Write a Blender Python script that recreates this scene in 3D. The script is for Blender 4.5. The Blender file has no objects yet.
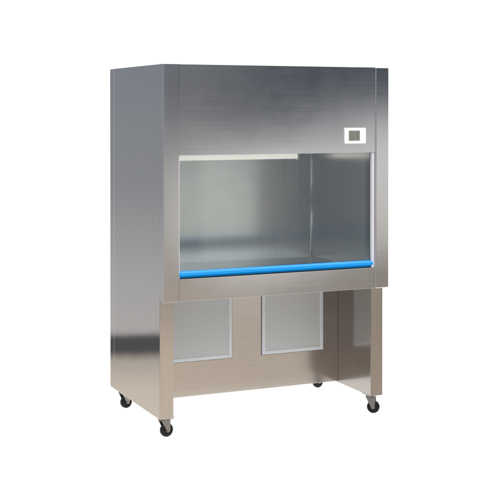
import bpy, bmesh, math, random
from mathutils import Vector, Matrix
random.seed(4)
sc = bpy.context.scene
COL = sc.collection

# ------------------------------------------------------------------ node helpers
def new_mat(name):
    m = bpy.data.materials.new(name); m.use_nodes = True
    nt = m.node_tree
    return m, nt, nt.nodes['Principled BSDF']

def nd(nt, typ, **kw):
    n = nt.nodes.new(typ)
    for k, v in kw.items():
        if k == 'inp':
            for kk, vv in v.items(): n.inputs[kk].default_value = vv
        else: setattr(n, k, v)
    return n

def mth(nt, op, a, b=None, c=None, clamp=False):
    n = nt.nodes.new('ShaderNodeMath'); n.operation = op; n.use_clamp = clamp
    for i, v in enumerate((a, b, c)):
        if v is None: continue
        if isinstance(v, (int, float)): n.inputs[i].default_value = v
        else: nt.links.new(v, n.inputs[i])
    return n.outputs[0]

def ramp(nt, fac, stops, interp='LINEAR'):
    n = nt.nodes.new('ShaderNodeValToRGB'); cr = n.color_ramp; cr.interpolation = interp
    while len(cr.elements) < len(stops): cr.elements.new(0.5)
    for e, (p, c) in zip(cr.elements, stops):
        e.position = p; e.color = (c[0], c[1], c[2], 1)
    nt.links.new(fac, n.inputs[0])
    return n.outputs[0]

def smooth(nt, v, lo, hi):
    n = nt.nodes.new('ShaderNodeMapRange'); n.interpolation_type = 'SMOOTHSTEP'
    n.inputs['From Min'].default_value = lo; n.inputs['From Max'].default_value = hi
    nt.links.new(v, n.inputs['Value'])
    return n.outputs['Result']

def mixc(nt, f, a, b):
    n = nt.nodes.new('ShaderNodeMix'); n.data_type = 'RGBA'
    for sock, v in ((n.inputs[0], f), (n.inputs[6], a), (n.inputs[7], b)):
        if isinstance(v, tuple): sock.default_value = (*v, 1)
        elif isinstance(v, (int, float)): sock.default_value = v
        else: nt.links.new(v, sock)
    return n.outputs[2]

# ------------------------------------------------------------------ materials
def steel(name, grain='h', rough=0.16, tint=(0.645, 0.64, 0.635), streak=0.05, wave=0.0012, aniso=0.0, smudge=0.3):
    """brushed stainless sheet: fine grain along one axis, faint large waves of thin sheet metal"""
    m, nt, p = new_mat(name)
    tc = nd(nt, 'ShaderNodeTexCoord')
    mp = nd(nt, 'ShaderNodeMapping')
    mp.inputs['Scale'].default_value = (2.2, 2.2, 420) if grain == 'h' else (420, 420, 2.2)
    nt.links.new(tc.outputs['Object'], mp.inputs['Vector'])
    g = nd(nt, 'ShaderNodeTexNoise', inp={'Scale': 1.0, 'Detail': 3.0, 'Roughness': 0.6})
    nt.links.new(mp.outputs[0], g.inputs['Vector'])
    big = nd(nt, 'ShaderNodeTexNoise', inp={'Scale': 2.3, 'Detail': 2.0, 'Roughness': 0.45})
    nt.links.new(tc.outputs['Object'], big.inputs['Vector'])
    smg = nd(nt, 'ShaderNodeTexNoise', inp={'Scale': 9.0, 'Detail': 6.0, 'Roughness': 0.62, 'Distortion': 0.6})
    nt.links.new(tc.outputs['Object'], smg.inputs['Vector'])
    k = mth(nt, 'MULTIPLY_ADD', mth(nt, 'SUBTRACT', g.outputs['Fac'], 0.5), streak * 4, 1.0)
    k = mth(nt, 'MULTIPLY', k, mth(nt, 'MULTIPLY_ADD', mth(nt, 'SUBTRACT', smg.outputs['Fac'], 0.5), 0.05, 1.0))
    vm = nd(nt, 'ShaderNodeVectorMath', operation='SCALE'); vm.inputs[0].default_value = tint
    nt.links.new(k, vm.inputs['Scale'])
    nt.links.new(vm.outputs[0], p.inputs['Base Color'])
    p.inputs['Metallic'].default_value = 1.0
    r = mth(nt, 'MULTIPLY_ADD', mth(nt, 'SUBTRACT', g.outputs['Fac'], 0.5), rough * 0.35, rough)
    r = mth(nt, 'MULTIPLY_ADD', mth(nt, 'SUBTRACT', smg.outputs['Fac'], 0.5), rough * smudge, r)
    nt.links.new(r, p.inputs['Roughness'])
    b1 = nd(nt, 'ShaderNodeBump', inp={'Strength': 1.0, 'Distance': wave})
    nt.links.new(big.outputs['Fac'], b1.inputs['Height'])
    b2 = nd(nt, 'ShaderNodeBump', inp={'Strength': 0.25, 'Distance': 0.00004})
    nt.links.new(g.outputs['Fac'], b2.inputs['Height'])
    nt.links.new(b1.outputs[0], b2.inputs['Normal'])
    nt.links.new(b2.outputs[0], p.inputs['Normal'])
    if aniso:                                   # vertical grain spreads reflections sideways
        ge = nd(nt, 'ShaderNodeNewGeometry'); cr = nd(nt, 'ShaderNodeVectorMath', operation='CROSS_PRODUCT')
        nt.links.new(ge.outputs['True Normal'], cr.inputs[0]); cr.inputs[1].default_value = (0.001, 0.001, 1)
        nt.links.new(cr.outputs[0], p.inputs['Tangent']); p.inputs['Anisotropic'].default_value = aniso
    return m

def plain(name, col, rough=0.4, metal=0.0, bump=0.0, spec=0.5, var=0.06, coat=0.0):
    m, nt, p = new_mat(name)
    tc = nd(nt, 'ShaderNodeTexCoord')
    n = nd(nt, 'ShaderNodeTexNoise', inp={'Scale': 60.0, 'Detail': 5.0})
    nt.links.new(tc.outputs['Object'], n.inputs['Vector'])
    k = mth(nt, 'MULTIPLY_ADD', mth(nt, 'SUBTRACT', n.outputs['Fac'], 0.5), var * 2, 1.0)
    vm = nd(nt, 'ShaderNodeVectorMath', operation='SCALE'); vm.inputs[0].default_value = col
    nt.links.new(k, vm.inputs['Scale']); nt.links.new(vm.outputs[0], p.inputs['Base Color'])
    p.inputs['Roughness'].default_value = rough; p.inputs['Metallic'].default_value = metal
    p.inputs['Specular IOR Level'].default_value = spec
    p.inputs['Coat Weight'].default_value = coat
    if bump:
        b = nd(nt, 'ShaderNodeBump', inp={'Strength': 0.4, 'Distance': bump})
        nt.links.new(n.outputs['Fac'], b.inputs['Height']); nt.links.new(b.outputs[0], p.inputs['Normal'])
    return m

M_side = steel('steel_side', 'v', 0.05, wave=0.0003, aniso=0.4)
M_leg = steel('steel_leg_darkened', 'v', 0.17, tint=(0.50, 0.465, 0.43), wave=0.0006)  # shaded copy of the side steel: darker tint dims the right leg
M_front = steel('steel_front', 'h', 0.12, wave=0.0006)
M_post = steel('steel_post', 'h', 0.11, wave=0.0005)
M_in = steel('steel_interior', 'v', 0.24, tint=(0.71, 0.72, 0.725), streak=0.06, wave=0.00025, aniso=0.75)
M_low = steel('steel_lower', 'h', 0.20, tint=(0.66, 0.63, 0.60), wave=0.0008)
M_blue = plain('blue_anodised', (0.002, 0.31, 0.80), 0.2, 0.0, spec=0.5, coat=0.1, var=0.02)
M_white = plain('white_plastic', (0.66, 0.65, 0.685), 0.3, var=0.02)
M_bezel = plain('white_bezel', (0.88, 0.88, 0.87), 0.4, var=0.01)
M_frame = plain('grey_white_painted_frame', (0.75, 0.765, 0.78), 0.45, var=0.05)
M_rubber = plain('black_rubber', (0.005, 0.005, 0.0055), 0.5, spec=0.3, bump=0.0004, var=0.2)
M_zinc = plain('zinc_plated', (0.33, 0.315, 0.295), 0.38, 1.0, var=0.15)
M_lever = plain('pale_lever_plastic', (0.62, 0.62, 0.64), 0.4, var=0.04)
M_cap = plain('pale_blue_cap', (0.45, 0.68, 0.85), 0.35, var=0.02)
M_gask = plain('grey_rubber_gasket', (0.16, 0.15, 0.14), 0.6, var=0.1)
M_bead = plain('polished_glint_bead', (0.92, 0.92, 0.90), 0.18, 1.0, var=0.03)
M_gap = plain('dark_gasket', (0.05, 0.05, 0.055), 0.6, var=0.1)

def mesh_mat():
    m, nt, p = new_mat('filter_mesh')
    tc = nd(nt, 'ShaderNodeTexCoord')
    mp = nd(nt, 'ShaderNodeMapping'); mp.inputs['Rotation'].default_value = (0, math.radians(45), 0)
    nt.links.new(tc.outputs['Object'], mp.inputs['Vector'])
    w1 = nd(nt, 'ShaderNodeTexWave', wave_type='BANDS', bands_direction='X', inp={'Scale': 46.0, 'Distortion': 0.0})
    w2 = nd(nt, 'ShaderNodeTexWave', wave_type='BANDS', bands_direction='Z', inp={'Scale': 46.0, 'Distortion': 0.0})
    for w in (w1, w2): nt.links.new(mp.outputs[0], w.inputs['Vector'])
    h = mth(nt, 'MAXIMUM', w1.outputs['Fac'], w2.outputs['Fac'])
    n = nd(nt, 'ShaderNodeTexNoise', inp={'Scale': 34.0, 'Detail': 4.0})
    nt.links.new(tc.outputs['Object'], n.inputs['Vector'])
    f = mth(nt, 'MULTIPLY_ADD', mth(nt, 'SUBTRACT', n.outputs['Fac'], 0.5), 0.3, h, clamp=True)
    c = ramp(nt, f, [(0.15, (0.47, 0.465, 0.455)), (0.75, (0.64, 0.64, 0.63))])
    nt.links.new(c, p.inputs['Base Color'])
    p.inputs['Roughness'].default_value = 0.5; p.inputs['Metallic'].default_value = 0.15
    b = nd(nt, 'ShaderNodeBump', inp={'Strength': 0.6, 'Distance': 0.001})
    nt.links.new(h, b.inputs['Height']); nt.links.new(b.outputs[0], p.inputs['Normal'])
    return m
M_mesh = mesh_mat()

def screen_mat():
    m, nt, p = new_mat('lcd_screen')
    tc = nd(nt, 'ShaderNodeTexCoord')
    n = nd(nt, 'ShaderNodeTexNoise', inp={'Scale': 90.0, 'Detail': 2.0})
    nt.links.new(tc.outputs['Object'], n.inputs['Vector'])
    c = ramp(nt, n.outputs['Fac'], [(0.35, (0.17, 0.175, 0.14)), (0.65, (0.22, 0.225, 0.19))])
    nt.links.new(c, p.inputs['Base Color']); p.inputs['Roughness'].default_value = 0.25
    return m
M_screen = screen_mat()

def glass_mat():
    m = bpy.data.materials.new('sash_glass'); m.use_nodes = True; nt = m.node_tree
    nt.nodes.clear()
    out = nd(nt, 'ShaderNodeOutputMaterial'); mix = nd(nt, 'ShaderNodeMixShader')
    tr = nd(nt, 'ShaderNodeBsdfTransparent'); tr.inputs[0].default_value = (0.975, 0.99, 0.98, 1)
    gl = nd(nt, 'ShaderNodeBsdfGlossy'); gl.inputs['Roughness'].default_value = 0.01
    fr = nd(nt, 'ShaderNodeFresnel'); fr.inputs['IOR'].default_value = 1.45
    ge = nd(nt, 'ShaderNodeNewGeometry')        # same reflectance from either side of the pane
    nt.links.new(mth(nt, 'MULTIPLY_ADD', ge.outputs['Backfacing'], 1 / 1.45 - 1.45, 1.45), fr.inputs['IOR'])
    nt.links.new(fr.outputs[0], mix.inputs[0]); nt.links.new(tr.outputs[0], mix.inputs[1])
    nt.links.new(gl.outputs[0], mix.inputs[2]); nt.links.new(mix.outputs[0], out.inputs[0])
    return m
M_glass = glass_mat()

def lamp_mat():
    m, nt, p = new_mat('fluorescent_tube')
    p.inputs['Base Color'].default_value = (0.45, 0.45, 0.42, 1)
    p.inputs['Emission Color'].default_value = (1.0, 0.985, 0.90, 1)
    p.inputs['Emission Strength'].default_value = 0.64
    return m
M_tube = lamp_mat()

def floor_mat():
    """translucent white floor, made up so that light added below leaves no shadows"""
    m = bpy.data.materials.new('shadowless_floor'); m.use_nodes = True; nt = m.node_tree
    nt.nodes.clear()
    out = nd(nt, 'ShaderNodeOutputMaterial'); mix = nd(nt, 'ShaderNodeMixShader')
    tl = nd(nt, 'ShaderNodeBsdfTranslucent'); tl.inputs[0].default_value = (0.97, 0.97, 0.97, 1)
    df = nd(nt, 'ShaderNodeBsdfDiffuse'); df.inputs[0].default_value = (0.9, 0.9, 0.9, 1)
    mix.inputs[0].default_value = 0.12
    nt.links.new(tl.outputs[0], mix.inputs[1]); nt.links.new(df.outputs[0], mix.inputs[2])
    nt.links.new(mix.outputs[0], out.inputs[0])
    return m
M_floor = floor_mat()

# ------------------------------------------------------------------ mesh helpers
def obj(name, bm, mat, parent=None, smooth_shade=False):
    bmesh.ops.recalc_face_normals(bm, faces=bm.faces)
    me = bpy.data.meshes.new(name); bm.to_mesh(me); bm.free()
    me.materials.append(mat)
    if smooth_shade:
        for p in me.polygons: p.use_smooth = True
    o = bpy.data.objects.new(name, me); COL.objects.link(o)
    if parent: o.parent = parent
    return o

def box(bm, x0, x1, y0, y1, z0, z1, bev=0.0015, seg=2):
    t = bmesh.new()
    bmesh.ops.create_cube(t, size=1)
    for v in t.verts:
        v.co = Vector(((x0 + x1) / 2 + v.co.x * (x1 - x0), (y0 + y1) / 2 + v.co.y * (y1 - y0), (z0 + z1) / 2 + v.co.z * (z1 - z0)))
    if bev: bmesh.ops.bevel(t, geom=list(t.edges), offset=bev, segments=seg, affect='EDGES', profile=0.5)
    me = bpy.data.meshes.new('tmp'); t.to_mesh(me); t.free(); bm.from_mesh(me); bpy.data.meshes.remove(me)
    return bm

def cyl(bm, a, b, r, n=24, r2=None, bev=0.0):
    a, b = Vector(a), Vector(b); d = b - a
    t = bmesh.new()
    bmesh.ops.create_cone(t, cap_ends=True, segments=n, radius1=r, radius2=r if r2 is None else r2, depth=d.length)
    if bev:
        es = [e for e in t.edges if abs(e.verts[0].co.z - e.verts[1].co.z) < 1e-6]
        bmesh.ops.bevel(t, geom=es, offset=bev, segments=3, affect='EDGES', profile=0.5)
    q = Vector((0, 0, 1)).rotation_difference(d.normalized())
    mat = Matrix.Translation((a + b) / 2) @ q.to_matrix().to_4x4()
    bmesh.ops.transform(t, matrix=mat, verts=t.verts)
    me = bpy.data.meshes.new('tmp'); t.to_mesh(me); t.free(); bm.from_mesh(me); bpy.data.meshes.remove(me)
    return bm

def prism(bm, pts, y0, y1):
    """outline in x-z, extruded along y"""
    lo = [bm.verts.new((x, y0, z)) for x, z in pts]; hi = [bm.verts.new((x, y1, z)) for x, z in pts]
    bm.faces.new(lo); bm.faces.new(hi[::-1])
    n = len(pts)
    for i in range(n): bm.faces.new((lo[i], lo[(i + 1) % n], hi[(i + 1) % n], hi[i]))
    return bm

B = bmesh.new

# ------------------------------------------------------------------ dimensions (metres)
W, D, TOP = 1.149, 0.777, 1.700
HY = 0.054            # the hood stands this far in front of the legs
HZ = 0.6405           # underside of the hood
LZ = 0.110            # underside of the legs
TW = 0.0657           # leg thickness
P1, P2 = 0.072, 1.0765  # inner edges of the corner posts
OZ0, OZ1 = 0.744, 1.292  # work opening
GZ = 0.015            # floor level

bench = bpy.data.objects.new('clean_bench', None); COL.objects.link(bench)
bench.location = (0, 0, 0)
bench['label'] = 'brushed stainless steel laminar flow clean bench on black casters with a blue sash handle'
bench['category'] = 'clean bench'

# --- carcass: legs that run up as side walls, rear posts, top, rear sheet
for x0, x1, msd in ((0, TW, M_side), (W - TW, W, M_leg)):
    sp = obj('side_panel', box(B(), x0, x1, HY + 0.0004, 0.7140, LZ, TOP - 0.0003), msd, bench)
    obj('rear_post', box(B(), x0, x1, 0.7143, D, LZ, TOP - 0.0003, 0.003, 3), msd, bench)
obj('top_panel', box(B(), TW + 0.001, W - TW - 0.001, HY + 0.002, D - 0.002, TOP - 0.03, TOP - 0.004), M_side, bench)
obj('rear_panel', box(B(), TW + 0.001, W - TW - 0.001, 0.745, 0.765, HZ, TOP - 0.032), M_side, bench)

# --- hood front: two corner posts, the upper panel, the apron
obj('corner_post', box(B(), 0, P1 - 0.0002, 0, HY, HZ, TOP, 0.0012, 3), M_post, bench)
obj('corner_post', box(B(), P2 + 0.0002, W, -0.002, HY, HZ, TOP, 0.0042, 3), M_post, bench)
obj('front_panel', box(B(), P1 + 0.0002, P2 - 0.0002, 0.0012, 0.030, OZ1, TOP - 0.0006, 0.0010, 3), M_front, bench)
obj('apron', box(B(), P1 + 0.0002, P2 - 0.0002, 0.0012, HY, HZ + 0.0012, OZ0 - 0.003, 0.0007, 2), M_post, bench)

# --- work chamber
CB = 0.665
obj('chamber_back_wall', box(B(), 0.0745, 1.0745, CB, CB + 0.012, 0.700, 1.32, 0), M_in, bench)
obj('chamber_side_wall', box(B(), 0.0665, 0.0735, HY + 0.002, CB + 0.011, 0.700, 1.32, 0), M_in, bench)
obj('chamber_side_wall', box(B(), 1.0755, 1.0825, HY + 0.002, CB + 0.011, 0.700, 1.32, 0), M_in, bench)
obj('chamber_ceiling', box(B(), 0.075, 1.074, 0.032, CB - 0.001, 1.306, 1.318, 0), M_in, bench)
wt = B(); box(wt, 0.0748, 1.0742, HY + 0.002, CB - 0.0008, 0.700, 0.7215, 0.002)
obj('worktop', wt, M_in, bench)
# polished beads added in the chamber corners to catch thin bright lines
cs = B()
cyl(cs, (1.0725, CB - 0.002, 0.722), (1.0725, CB - 0.002, 1.305), 0.0020, 16)
cyl(cs, (1.0735, HY + 0.01, 0.7225), (1.0735, CB - 0.002, 0.7225), 0.0020, 16)
obj('corner_bead', cs, M_bead, bench, True)

# --- lamp tube under the chamber ceiling
lf = B(); box(lf, 0.10, 0.985, 0.618, 0.655, 1.284, 1.3055, 0.002)
lamp = obj('lamp_holder', lf, M_white, bench)
obj('tube', cyl(B(), (0.115, 0.636, 1.254), (0.972, 0.636, 1.254), 0.0130, 24), M_tube, lamp, True)
for xa, xb in ((0.102, 0.114), (0.973, 0.984)):
    obj('lamp_socket', box(B(), xa, xb, 0.622, 0.650, 1.233, 1.2835, 0.002), M_white, lamp)

# --- sliding sash: pane, guide rails, blue handle
sash = obj('sash_pane', box(B(), 0.083, 1.066, 0.034, 0.039, 0.758, 1.304, 0), M_glass, bench)
obj('guide_rail', box(B(), 1.0590, P2 - 0.0015, 0.004, 0.022, OZ0 - 0.002, OZ1 - 0.001, 0.002, 3), M_white, bench)
gr = B(); box(gr, P1 - 0.0005, P1 + 0.0055, 0.006, 0.032, OZ0 - 0.002, OZ1 - 0.001, 0.0015)
obj('guide_rail', gr, M_white, bench)
hb = B()
prof = [(0.031, 0.747), (0.031, 0.774), (0.022, 0.7752)]
prof += [(0.0145 - 0.0125 * math.sin(math.radians(a)), 0.7630 + 0.0125 * math.cos(math.radians(a))) for a in range(0, 91, 10)]
prof += [(0.0022, 0.7560), (0.0165, 0.7442), (0.022, 0.7440)]
lo = [hb.verts.new((0.076, y, z)) for y, z in prof]; hi = [hb.verts.new((1.0665, y, z)) for y, z in prof]
hb.faces.new(lo); hb.faces.new(hi[::-1])
for q in range(len(prof)): hb.faces.new((lo[q], lo[(q + 1) % len(prof)], hi[(q + 1) % len(prof)], hi[q]))
h = obj('sash_handle', hb, M_blue, bench)
for e, (xa, xb) in enumerate(((0.0725, 0.0757), (1.0668, 1.0748))):
    obj('end_cap', cyl(B(), (xa, 0.0155, 0.7605), (xb, 0.0155, 0.7605), 0.0135, 32, bev=0.002), M_cap if e == 0 else M_white, h, True)
# the grey seal lying between handle and apron
obj('seal_strip', box(B(), 0.078, 1.060, 0.018, 0.030, OZ0 - 0.0028, OZ0 - 0.0006, 0.0005), M_gap, bench)

# --- control panel
def rounded(x0, x1, z0, z1, r, n=6):
    pts = []
    for cx, cz, a0 in ((x1 - r, z1 - r, 0), (x0 + r, z1 - r, 90), (x0 + r, z0 + r, 180), (x1 - r, z0 + r, 270)):
        for i in range(n + 1):
            a = math.radians(a0 + 90 * i / n); pts.append((cx + r * math.cos(a), cz + r * math.sin(a)))
    return pts
cp = obj('control_panel', prism(B(), rounded(0.9075, 1.0215, 1.336, 1.411, 0.006), -0.005, 0.0022), M_bezel, bench)
obj('screen', prism(B(), rounded(0.929, 0.988, 1.350, 1.397, 0.0015, 2), -0.0058, -0.0040), M_screen, cp)

# --- lower back sheet with the two air filters
LB = 0.387
obj('lower_panel', box(B(), TW + 0.0008, W - TW - 0.0008, LB, LB + 0.02, 0.1165, 0.699, 0.0015), M_low, bench)
for fx0, fx1 in ((0.155, 0.494), (0.656, 0.995)):
    z0, z1, b = 0.286, 0.640, 0.0170
    fb = B(); y0, y1 = LB - 0.0075, LB + 0.004
    box(fb, fx0, fx0 + b, y0, y1, z0, z1); box(fb, fx1 - b, fx1, y0, y1, z0, z1)
    box(fb, fx0 + b, fx1 - b, y0 + 0.0005, y1, z0, z0 + b); box(fb, fx0 + b, fx1 - b, y0 + 0.0005, y1, z1 - b, z1)
    fo = obj('air_filter', fb, M_frame, bench)
    obj('filter_mesh', box(B(), fx0 + b, fx1 - b, LB - 0.005, LB - 0.001, z0 + b, z1 - b, 0), M_mesh, fo)
    gk = B()
    for (a, b2, c, d) in ((fx0 - 0.003, fx1 + 0.003, z0 - 0.003, z0 - 0.0002), (fx0 - 0.003, fx0 - 0.0002, z0, z1), (fx1 + 0.0002, fx1 + 0.003, z0, z1)):
        box(gk, a, b2, LB - 0.002, LB + 0.003, c, d, 0)
    obj('gasket', gk, M_gask, fo)

# --- casters
def caster(x, y, ang, brake=False):
    """x, y: centre of the swivel; the wheel trails off towards ang"""
    R = 0.0308
    za = GZ + R
    tr = 0.017
    ca, sa = math.cos(ang), math.sin(ang)
    f = Vector((ca, sa, 0)); s = Vector((-sa, ca, 0)); c = Vector((x, y, 0)); w = c + f * tr
    M = Matrix(((ca, -sa, 0, x), (sa, ca, 0, y), (0, 0, 1, 0), (0, 0, 0, 1)))
    k = B()
    box(k, x - 0.027, x + 0.027, y - 0.030, y + 0.030, LZ - 0.004, LZ - 0.0003, 0.001)
    root = obj('caster', k, M_zinc, bench)
    fk = B()
    cyl(fk, (x, y, LZ - 0.013), (x, y, LZ - 0.004), 0.019, 24, bev=0.002)
    t = B()
    hw = 0.0145
    box(t, -0.020, 0.030, -hw - 0.0025, hw + 0.0025, LZ - 0.017, LZ - 0.0135, 0.001)
    for sg in (-1, 1):
        y0, y1 = sorted((sg * hw, sg * (hw + 0.0025)))
        prism(t, [(-0.018, LZ - 0.016), (0.028, LZ - 0.016), (tr + 0.010, za + 0.004), (tr + 0.006, za - 0.008), (tr - 0.006, za - 0.008), (tr - 0.010, za + 0.002)], y0, y1)
    cyl(t, (tr, -hw - 0.006, za), (tr, hw + 0.006, za), 0.0055, 6)
    bmesh.ops.transform(t, matrix=M, verts=t.verts)
    me = bpy.data.meshes.new('tmp'); t.to_mesh(me); t.free(); fk.from_mesh(me); bpy.data.meshes.remove(me)
    obj('fork', fk, M_zinc, root)
    wb = B()
    a = w - s * 0.0115; b = w + s * 0.0115
    cyl(wb, (a.x, a.y, za), (b.x, b.y, za), R, 40, bev=0.006)
    wh = obj('wheel', wb, M_rubber, root, False)
    hub = B()
    a = w - s * 0.0128; b = w + s * 0.0128
    cyl(hub, (a.x, a.y, za), (b.x, b.y, za), 0.011, 24, bev=0.001)
    obj('wheel_hub', hub, M_gap, root)
    if brake:
        t = B()
        prism(t, [(0.020, LZ - 0.020), (0.046, LZ - 0.017), (0.053, LZ - 0.012), (0.051, LZ - 0.007), (0.040, LZ - 0.008), (0.020, LZ - 0.011)], -0.014, 0.014)
        bmesh.ops.bevel(t, geom=list(t.edges), offset=0.0012, segments=2, affect='EDGES')
        bmesh.ops.transform(t, matrix=M, verts=t.verts)
        obj('brake_lever', t, M_lever, root)
    return root
caster(0.038, 0.112, math.radians(12), True)
caster(0.040, 0.690, math.radians(18))
caster(1.112, 0.112, math.radians(-38))
caster(1.112, 0.690, math.radians(15))

# ------------------------------------------------------------------ added floor patch, translucent so that no shadow shows
fl = B()
vs = [fl.verts.new(v) for v in ((-0.05, 0.03, GZ), (W + 0.05, 0.03, GZ), (W + 0.05, D + 0.03, GZ), (-0.05, D + 0.03, GZ))]
fl.faces.new(vs)
floor = obj('floor', fl, M_floor); floor['kind'] = 'structure'

# ------------------------------------------------------------------ surroundings (yard tones shaped for the steel's reflections, plain white added behind)
w = bpy.data.worlds.new('World'); sc.world = w; w.use_nodes = True
nt = w.node_tree; bg = nt.nodes['Background']
tc = nd(nt, 'ShaderNodeTexCoord'); sep = nd(nt, 'ShaderNodeSeparateXYZ')
nt.links.new(tc.outputs['Generated'], sep.inputs[0])
X, Y, Z = sep.outputs
hl = mth(nt, 'SQRT', mth(nt, 'MAXIMUM', mth(nt, 'SUBTRACT', 1.0, mth(nt, 'MULTIPLY', Z, Z)), 1e-4))
hx = mth(nt, 'DIVIDE', X, hl); hy = mth(nt, 'DIVIDE', Y, hl)
tan = mth(nt, 'DIVIDE', Z, hl)
nz = nd(nt, 'ShaderNodeTexNoise', inp={'Scale': 7.0, 'Detail': 0.5})
nt.links.new(tc.outputs['Generated'], nz.inputs['Vector'])
def env(stops, amp, shift=None):
    t = mth(nt, 'MULTIPLY_ADD', mth(nt, 'SUBTRACT', nz.outputs['Fac'], 0.5), amp, tan)
    if shift is not None: t = mth(nt, 'ADD', t, shift)
    f = mth(nt, 'MULTIPLY_ADD', t, 1.0, 0.5, clamp=True)      # tan -0.5..0.5 -> 0..1
    return ramp(nt, f, [(0.5 + a, c) for a, c in stops])
left = env([(-0.50, (1.0, 0.94, 0.87)), (-0.27, (0.87, 0.77, 0.66)), (-0.228, (0.76, 0.67, 0.58)), (-0.207, (0.55, 0.49, 0.43)), (-0.199, (0.09, 0.09, 0.095)), (-0.1865, (0.10, 0.10, 0.11)), (-0.183, (0.58, 0.56, 0.55)),
            (-0.13, (0.50, 0.49, 0.50)), (-0.06, (0.34, 0.35, 0.37)), (0.05, (0.275, 0.30, 0.34)), (0.30, (0.30, 0.34, 0.40)), (0.5, (0.9, 0.95, 1.0))], 0.003)
# edge of the bright zone shaped to slope, for the hood's diagonal reflection
slope = mth(nt, 'MULTIPLY', mth(nt, 'MAXIMUM', mth(nt, 'SUBTRACT', 0.503, hx), 0.0), 0.36)
front_l = env([(-0.50, (1.0, 0.94, 0.87)), (-0.25, (0.80, 0.68, 0.55)), (-0.205, (0.74, 0.615, 0.49)), (-0.145, (0.43, 0.37, 0.325)), (-0.10, (0.56, 0.545, 0.52)), (-0.05, (0.52, 0.515, 0.51)),
             (-0.022, (0.34, 0.34, 0.36)), (0.005, (0.20, 0.208, 0.235)), (0.09, (0.19, 0.21, 0.25)), (0.13, (0.75, 0.77, 0.8)), (0.5, (1.2, 1.25, 1.3))], 0.05)
front_r = env([(-0.50, (1.0, 0.94, 0.87)), (-0.25, (0.66, 0.58, 0.50)), (-0.18, (0.55, 0.47, 0.39)), (-0.155, (0.30, 0.265, 0.24)), (-0.128, (0.25, 0.225, 0.21)), (-0.115, (0.76, 0.73, 0.69)), (-0.032, (0.90, 0.895, 0.90)),
             (-0.008, (0.86, 0.86, 0.89)), (0.007, (0.11, 0.125, 0.155)), (0.030, (0.040, 0.057, 0.082)), (0.10, (0.06, 0.07, 0.095)), (0.14, (0.75, 0.77, 0.8)), (0.5, (1.2, 1.25, 1.3))], 0.035, slope)
front = mixc(nt, smooth(nt, hx, 0.355, 0.44), front_l, front_r)
# bright patch added to the surroundings to lighten the chamber's back wall
bump = mth(nt, 'MULTIPLY', mth(nt, 'MULTIPLY', smooth(nt, hx, 0.368, 0.380), smooth(nt, hx, 0.47, 0.43)),
           mth(nt, 'MULTIPLY', smooth(nt, tan, -0.132, -0.118), smooth(nt, tan, -0.033, -0.045)))
front = mixc(nt, bump, front, (1.38, 1.37, 1.30))
fleft = env([(-0.50, (1.0, 0.92, 0.84)), (-0.25, (0.50, 0.42, 0.36)), (-0.12, (0.12, 0.13, 0.155)), (-0.03, (0.075, 0.092, 0.122)), (0.10, (0.08, 0.10, 0.13)), (0.25, (0.25, 0.28, 0.32)), (0.5, (1.2, 1.25, 1.3))], 0.05)
gl = mth(nt, 'ADD', mth(nt, 'MULTIPLY', hx, -0.95), mth(nt, 'MULTIPLY', hy, -0.31))
fleft = mixc(nt, smooth(nt, gl, 0.955, 0.985), fleft, (1.0, 1.02, 1.05))  # bright lobe added to draw light lines along bevelled edges
fr = mixc(nt, smooth(nt, hx, -0.15, 0.25), fleft, front)
side = mixc(nt, smooth(nt, hy, -0.1, 0.4), fr, left)
upper = mixc(nt, smooth(nt, Z, 0.45, 0.75), side, (3.0, 3.05, 3.1))
lower = mixc(nt, smooth(nt, Z, -0.42, -0.62), upper, (1.30, 1.30, 1.30))  # white light added from below, to glow through the floor
fd = mth(nt, 'ADD', mth(nt, 'MULTIPLY', hx, 0.4115), mth(nt, 'MULTIPLY', hy, 0.9114))
whole = mixc(nt, smooth(nt, fd, 0.815, 0.875), lower, (1.3, 1.3, 1.3))  # plain white put behind the bench as background
nt.links.new(whole, bg.inputs[0]); bg.inputs[1].default_value = 1.0

# ------------------------------------------------------------------ camera
cam = bpy.data.cameras.new('camera'); co = bpy.data.objects.new('camera', cam); COL.objects.link(co)
yaw, pitch = 0.4241, 0.0101
co.location = (-1.8407, -5.0029, 1.4918)
co.rotation_euler = (math.pi / 2 - pitch, 0, -yaw)
cam.sensor_width = 36; cam.lens = 1204.17 / 500 * 36
cam.shift_y = -127.13 / 500
cam.clip_end = 500; cam.clip_start = 0.05
sc.camera = co

sc.view_settings.view_transform = 'Standard'; sc.view_settings.look = 'None'
sc.view_settings.exposure = 0; sc.view_settings.gamma = 1
sc.render.engine = 'CYCLES'
sc.cycles.max_bounces = 14; sc.cycles.glossy_bounces = 10; sc.cycles.transparent_max_bounces = 12
